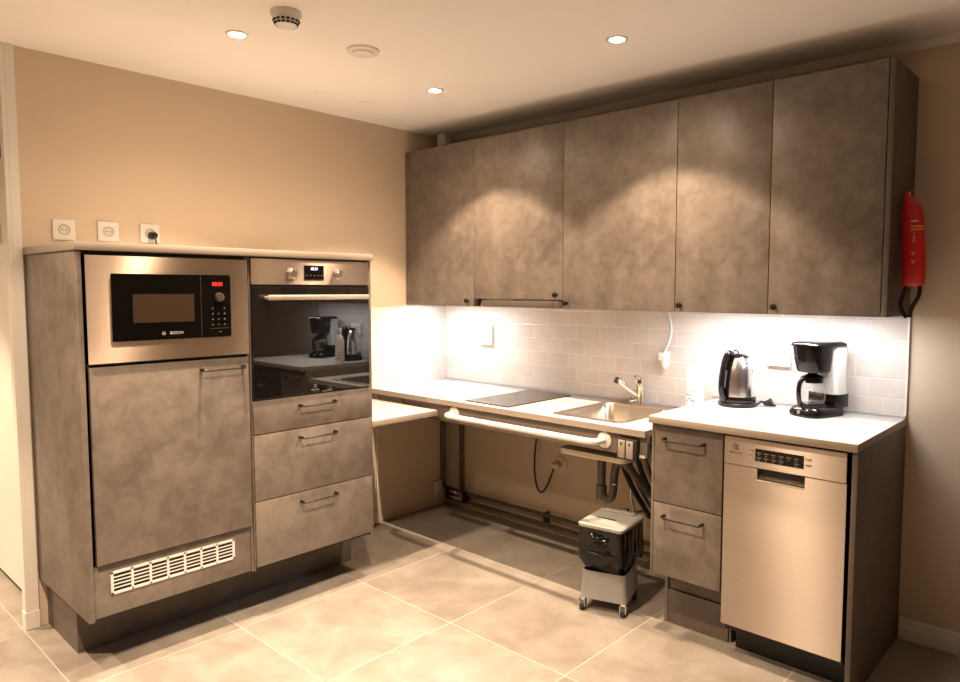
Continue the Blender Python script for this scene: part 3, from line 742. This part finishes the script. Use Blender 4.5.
mk('plug_body', G().tube([(2.165, -.112, .914), (2.185, -.110, .918), (2.196, -.108, .924)], [.009, .014, .017], 14), 'rubber', t)
mk('cord', G().tube([(2.138, -.150, .905), (2.152, -.150, .912), (2.158, -.128, .925), (2.166, -.112, .914), (2.155, -.090, .906), (2.180, -.080, .905), (2.205, -.088, .905)], .0045, 8, 2), 'rubber', t)
mk('pin', G().cyl((2.196, -.114, .924), (2.212, -.112, .930), .0024, seg=8).cyl((2.194, -.100, .926), (2.210, -.098, .932), .0024, seg=8), 'chrome', t)

# ------------------------------------------------------------------ coffee maker
t = thing('coffee_maker', 'black and white drip coffee maker with glass carafe', 'coffee maker', (2.42, -.17, .9))
OX, OY = 2.405, -.165
def Q(a=math.radians(-20)): return Matrix.Translation((OX, OY, .9)) @ Matrix.Rotation(a, 4, 'Z') @ Matrix.Diagonal((.93, .93, 1.04, 1))
# local: front = -y ; base 0.16 wide, 0.24 deep
g = G(); 
lv = []
for z, e in ((0, .004), (.004, 0), (.018, 0), (.034, .010), (.040, .022)):
    lv.append([(x, y, z) for x, y in rrect(-.078 + e, .078 - e, -.118 + e, .115 - e * .3, .055 - e * .5, 7)])
mk('base', g.rings(lv).rot(Q()), 'blackp', t)
mk('warming_plate', G().lathe((0, -.035, .040), [(.060, 0), (.060, .002), (.052, .003)], 36).rot(Q()), 'rubber', t)
lv = [[(x, y, z) for x, y in rrect(-.070, .070, .030 - e, .112, .018, 5)] for z, e in ((.036, 0), (.12, 0), (.185, .004), (.275, .010))]
rb = mk('water_tank', G().rings(lv).rot(Q()), 'whitep', t)
mk('rear_foot', G().box(-.072, .072, .028, .116, .030, .085, .006).rot(Q()), 'blackp', t)
lv = [[(x, y, z) for x, y in rrect(-.072 + e, .072 - e, -.112 + e, .040, .050, 7)] for z, e in ((.172, .016), (.180, .012), (.225, .004), (.272, 0))]
mk('filter_basket', G().rings(lv).rot(Q()), 'blackp', t)
lv = [[(x, y, z) for x, y in rrect(-.076 + e, .076 - e, -.116 + e, .118 - e, .045, 7)] for z, e in ((.273, .0), (.280, 0), (.287, .006), (.290, .016))]
mk('lid', G().rings(lv).rot(Q()), 'blackp', t)
cf = [(.050, .045), (.057, .050), (.061, .070), (.058, .100), (.048, .128), (.043, .140)]
cg = G().rings([[((r_) * math.cos(2 * PI * k / 40), -.035 + r_ * math.sin(2 * PI * k / 40), z) for k in range(40)] for r_, z in cf + [(r_ - .0022, z + .0015) for r_, z in cf[::-1]]], cap=True)
cr = mk('carafe', cg.rot(Q()), 'glass', t)
mk('carafe_collar', G().lathe((0, -.035, 0), [(.0445, .130), (.0450, .146), (.0425, .147)], 36).rot(Q()), 'blackp', cr)
mk('carafe_lid', G().lathe((0, -.035, 0), [(.050, .148), (.050, .153), (.030, .160), (.012, .168)], 36).rot(Q()), 'blackp', cr)
hd = Matrix.Translation((0, -.035, 0)) @ Matrix.Rotation(math.radians(272), 4, 'Z')
mk('carafe_handle', G().tube([(.044, 0, .150), (.075, 0, .146), (.088, 0, .125), (.090, 0, .090), (.082, 0, .056), (.070, 0, .050)], .0115, 12, 2, .9).rot(Q() @ hd), 'blackp', cr)
mk('power_button', G().lathe((0, -.1155, .019), [(.008, 0), (.008, .004)], 16, '-y').rot(Q()), 'dimprint', t)

# ------------------------------------------------------------------ detergent bottle
BX, BY = 1.947, -.335
t = thing('detergent_bottle', 'white plastic detergent bottle with printed label at counter edge', 'bottle', (BX, BY, .9))
bt = mk('body', G().lathe((BX, BY, .9), [(.034, 0), (.037, .004), (.037, .150), (.034, .168), (.022, .188), (.014, .200), (.013, .208)], 40, sy=.75), 'bottle', t)
mk('cap', G().lathe((BX, BY, .9), [(.015, .208), (.015, .232), (.012, .240)], 28), 'bottle', t)
g = G()
def curved(z0, z1, a0, a1, mat, r=.0374):
    g.m(mat); n = 6; pr2 = []
    for k in range(n + 1):
        a = math.radians(a0 + (a1 - a0) * k / n)
        pr2.append([(BX + q * math.cos(a), BY + q * .75 * math.sin(a), .9 + zz) for q, zz in ((r, z0), (r, z1), (r - .001, z1), (r - .001, z0))])
    g.rings(pr2)
curved(.052, .058, 215, 240, 'blue'); curved(.052, .058, 245, 262, 'blue'); curved(.070, .075, 222, 250, 'green'); curved(.070, .075, 255, 290, 'green')
curved(.035, .040, 238, 262, 'blue'); curved(.030, .035, 262, 280, 'blue'); curved(.026, .031, 222, 238, 'blue'); curved(.026, .031, 280, 292, 'blue')
mk('label_print', g, None, bt)

# ------------------------------------------------------------------ fire blanket
t = thing('fire_blanket', 'narrow red fire blanket pouch hanging on the wall cabinet end panel', 'fire blanket', (2.715, -.2, 1.43))
g = G(); lv = []
for z, x0_, x1_, th in ((1.425, 2.710, 2.786, .020), (1.436, 2.702, 2.795, .036), (1.50, 2.698, 2.797, .044), (1.58, 2.696, 2.792, .044), (1.65, 2.695, 2.785, .042), (1.70, 2.695, 2.776, .036), (1.722, 2.695, 2.766, .030), (1.742, 2.696, 2.738, .022), (1.762, 2.699, 2.731, .014), (1.774, 2.705, 2.724, .008)):
    lv.append([(x, y, z) for x, y in rrect(x0_, x1_, -.205 - th / 2, -.205 + th / 2, min(th * .42, .014), 4)])
lv = [[(2.703 + (x - 2.695) * .80, y, z) for x, y, z in r_] for r_ in lv]
pc = mk('pouch', g.rings(lv), 'red', t)
g = G().m('pinkw')
Yp = -.2262
def mark(x0_, x1_, z0_, z1_):
    x0_, x1_ = 2.703 + (x0_ - 2.695) * .8, 2.703 + (x1_ - 2.695) * .8
    g.box(x0_, x1_, Yp - .0012, Yp, z0_, z1_)
mark(2.735, 2.765, 1.658, 1.664); mark(2.748, 2.751, 1.585, 1.618); mark(2.742, 2.757, 1.600, 1.603); mark(2.744, 2.755, 1.588, 1.591)
for z in (1.545, 1.515): mark(2.740, 2.760, z, z + .003); mark(2.748, 2.752, z - .009, z)
g.m('yellow'); mark(2.735, 2.786, 1.640, 1.644); mark(2.735, 2.786, 1.629, 1.633)
mk('printed_marks', g, None, pc)
mk('hanging_eyelet', G().rings([[(2.7185 + q * math.cos(2 * PI * k / 16), -.2092 - d_, 1.761 + q * math.sin(2 * PI * k / 16)) for k in range(16)] for q, d_ in ((.008, 0), (.008, .004), (.005, .004), (.005, 0))], cap=False, close=True), 'chrome', pc)
for pts in ([(2.728, -.205, 1.432), (2.712, -.208, 1.39), (2.706, -.210, 1.345), (2.728, -.205, 1.308)], [(2.768, -.205, 1.432), (2.768, -.205, 1.39), (2.742, -.205, 1.345), (2.738, -.203, 1.310)]):
    mk('strap', G().tube(pts, .009, 10, 2, .3), 'strap', t)

# ------------------------------------------------------------------ bin on castors
BXc, BYc = 1.665, -.545
t = thing('waste_bin', 'black waste bin with grey lid and liner standing in the wheeled trolley', 'bin', (BXc, BYc, .075))
RB = Matrix.Translation((BXc, BYc, 0)) @ Matrix.Rotation(math.radians(8), 4, 'Z') @ Matrix.Diagonal((1.0, .88, 1.03, 1))
RT = Matrix.Translation((BXc - .010, BYc + .006, 0)) @ Matrix.Rotation(math.radians(17), 4, 'Z') @ Matrix.Diagonal((1.0, .76, .98, 1))
def lay(z, hx, hy, r): return [(x, y, z) for x, y in rrect(-hx, hx, -hy, hy, r, 4)]
mk('bucket', G().rings([lay(.085, .062, .078, .02), lay(.20, .084, .100, .02), lay(.355, .100, .132, .02)]).rot(RB), 'bucket', t)
# crumpled liner over the upper half
g = G(); rows = []
N = 96; base = rrect(-.104, .104, -.136, .136, .02, 5)
def peri(pts, n):
    P = [Vector((*p, 0)) for p in pts]; P.append(P[0]); Ls = [(b - a).length for a, b in zip(P, P[1:])]; T = sum(Ls); out = []
    for k in range(n):
        d = T * k / n; i = 0
        while d > Ls[i]: d -= Ls[i]; i += 1
        out.append(P[i].lerp(P[i + 1], d / Ls[i]))
    return out
pp = peri(base, N)
for j in range(9):
    z = .362 - j * .0185; row = []
    for k, p in enumerate(pp):
        w_ = math.sin(k * .55 + j * .5) * .4 + math.sin(k * 1.37 + j * .3 + 1) * .35 + math.sin(k * .23 - j * .9) * .4
        f = 1 + (.012 + .014 * w_) * min(1, j / 2) + (.03 if j in (5, 6, 7) else 0)
        zz = z + (.012 * math.sin(k * .31) + .008 * math.sin(k * .9) if j > 5 else 0)
        row.append((p.x * f, p.y * f, zz))
    rows.append(row)
rows.append([(x * .93, y * .94, z + .004) for x, y, z in rows[-1]])
mk('liner_bag', g.rings(rows, cap=False).rot(RB), 'bag', t)
g = G()
for q in ([(-.035, -.150, .345), (-.020, -.160, .330), (.000, -.164, .338), (.018, -.158, .322), (.040, -.150, .330)], [(-.028, -.150, .330), (-.014, -.163, .315), (.006, -.160, .322), (.022, -.162, .308), (.036, -.152, .318)],
          [(-.010, -.154, .312), (.002, -.163, .302), (.016, -.158, .296), (.024, -.150, .300)]):
    g.tube(q, .0065, 8, 2, .6)
g.tube([(-.085, -.150, .262), (-.04, -.157, .268), (.02, -.157, .262), (.088, -.148, .262)], .0045, 8, 2, .6)
mk('liner_knot', g.rot(RB), 'bag', t)
g = G().m('lidp').rings([lay(.3655, .106, .138, .018), lay(.378, .108, .140, .018), lay(.384, .102, .134, .016)])
g.m('rubber').box(-.060, .030, -.030, -.022, .3842, .3865).m('lidp').box(-.075, .075, .080, .122, .384, .392, .003)
mk('lid', g.rot(RB), None, t)

t = thing('bin_trolley', 'grey plastic trolley on castors carrying the black bin', 'trolley', (BXc, BYc, 0))
g = G()
g.rings([lay(.056, .106, .140, .022), lay(.178, .098, .132, .020), lay(.182, .100, .134, .020), lay(.182, .094, .128, .018), lay(.078, .1005, .134, .02)], cap=False)
g.bm.verts.ensure_lookup_table(); n_ = len(lay(0, .1, .1, .02))
vv = g.bm.verts[:]; g.bm.faces.new(vv[:n_]); g.bm.faces.new(vv[-n_:])
mk('tray', g.rot(RT), 'greyp', t)
for sx in (-1, 1):
    for sy in (-1, 1):
        x, y = sx * .092, sy * .128
        w_ = mk('castor', G().m('chrome').box(x - .012, x + .012, y - .012, y + .012, .046, .056).box(x - .0135, x - .0105, y - .024, y + .010, .018, .050).box(x + .0105, x + .0135, y - .024, y + .010, .018, .050).rot(RT), None, t)
        mk('wheel', G().lathe((0, 0, 0), [(.015, -.009), (.0215, -.008), (.0215, .008), (.015, .009)], 28, 'x').rot(RT @ Matrix.Translation((x, y - .016, .0218))), 'rubber', w_)

# hall switch
solo(mk('hall_switch', G().m('whitep').box(-.560, -.470, -2.284, -2.2755, 1.612, 1.697, .003).m('ivory').box(-.545, -.485, -2.2875, -2.284, 1.625, 1.685, .002), None, None), 'white switch on the pale hall surface at the left edge', 'switch')

# ------------------------------------------------------------------ camera
cx, cy, cz, yaw, pitch, roll, f = 3.3719, -3.1172, 1.4128, .7273, -.0699, .0024, 701.56
S, K = math.sin, math.cos
fw = Vector((-S(yaw) * K(pitch), K(yaw) * K(pitch), S(pitch))); r = Vector((K(yaw), S(yaw), 0)); u = r.cross(fw)
r2 = r * K(roll) + u * S(roll); u2 = -r * S(roll) + u * K(roll)
cd = bpy.data.cameras.new('camera'); cd.sensor_fit = 'HORIZONTAL'; cd.sensor_width = 36; cd.lens = f / 960 * 36
cd.shift_x = -34.29 / 960; cd.shift_y = -3.41 / 960; cd.clip_start = .05
co = bpy.data.objects.new('camera', cd); C.objects.link(co)
co.matrix_world = Matrix(((r2.x, u2.x, -fw.x, cx), (r2.y, u2.y, -fw.y, cy), (r2.z, u2.z, -fw.z, cz), (0, 0, 0, 1)))
sc = bpy.context.scene
sc.camera = co
w = bpy.data.worlds.new('world'); sc.world = w; w.use_nodes = True
w.node_tree.nodes['Background'].inputs[0].default_value = (1, .8, .6, 1); w.node_tree.nodes['Background'].inputs[1].default_value = .0
sc.view_settings.view_transform = 'Standard'; sc.view_settings.look = 'None'; sc.view_settings.gamma = 1; sc.view_settings.exposure = .46
sc.view_settings.use_curve_mapping = False
sc.cycles.max_bounces = 10; sc.cycles.diffuse_bounces = 3; sc.cycles.use_denoising = True
sc.cycles.sample_clamp_indirect = 6
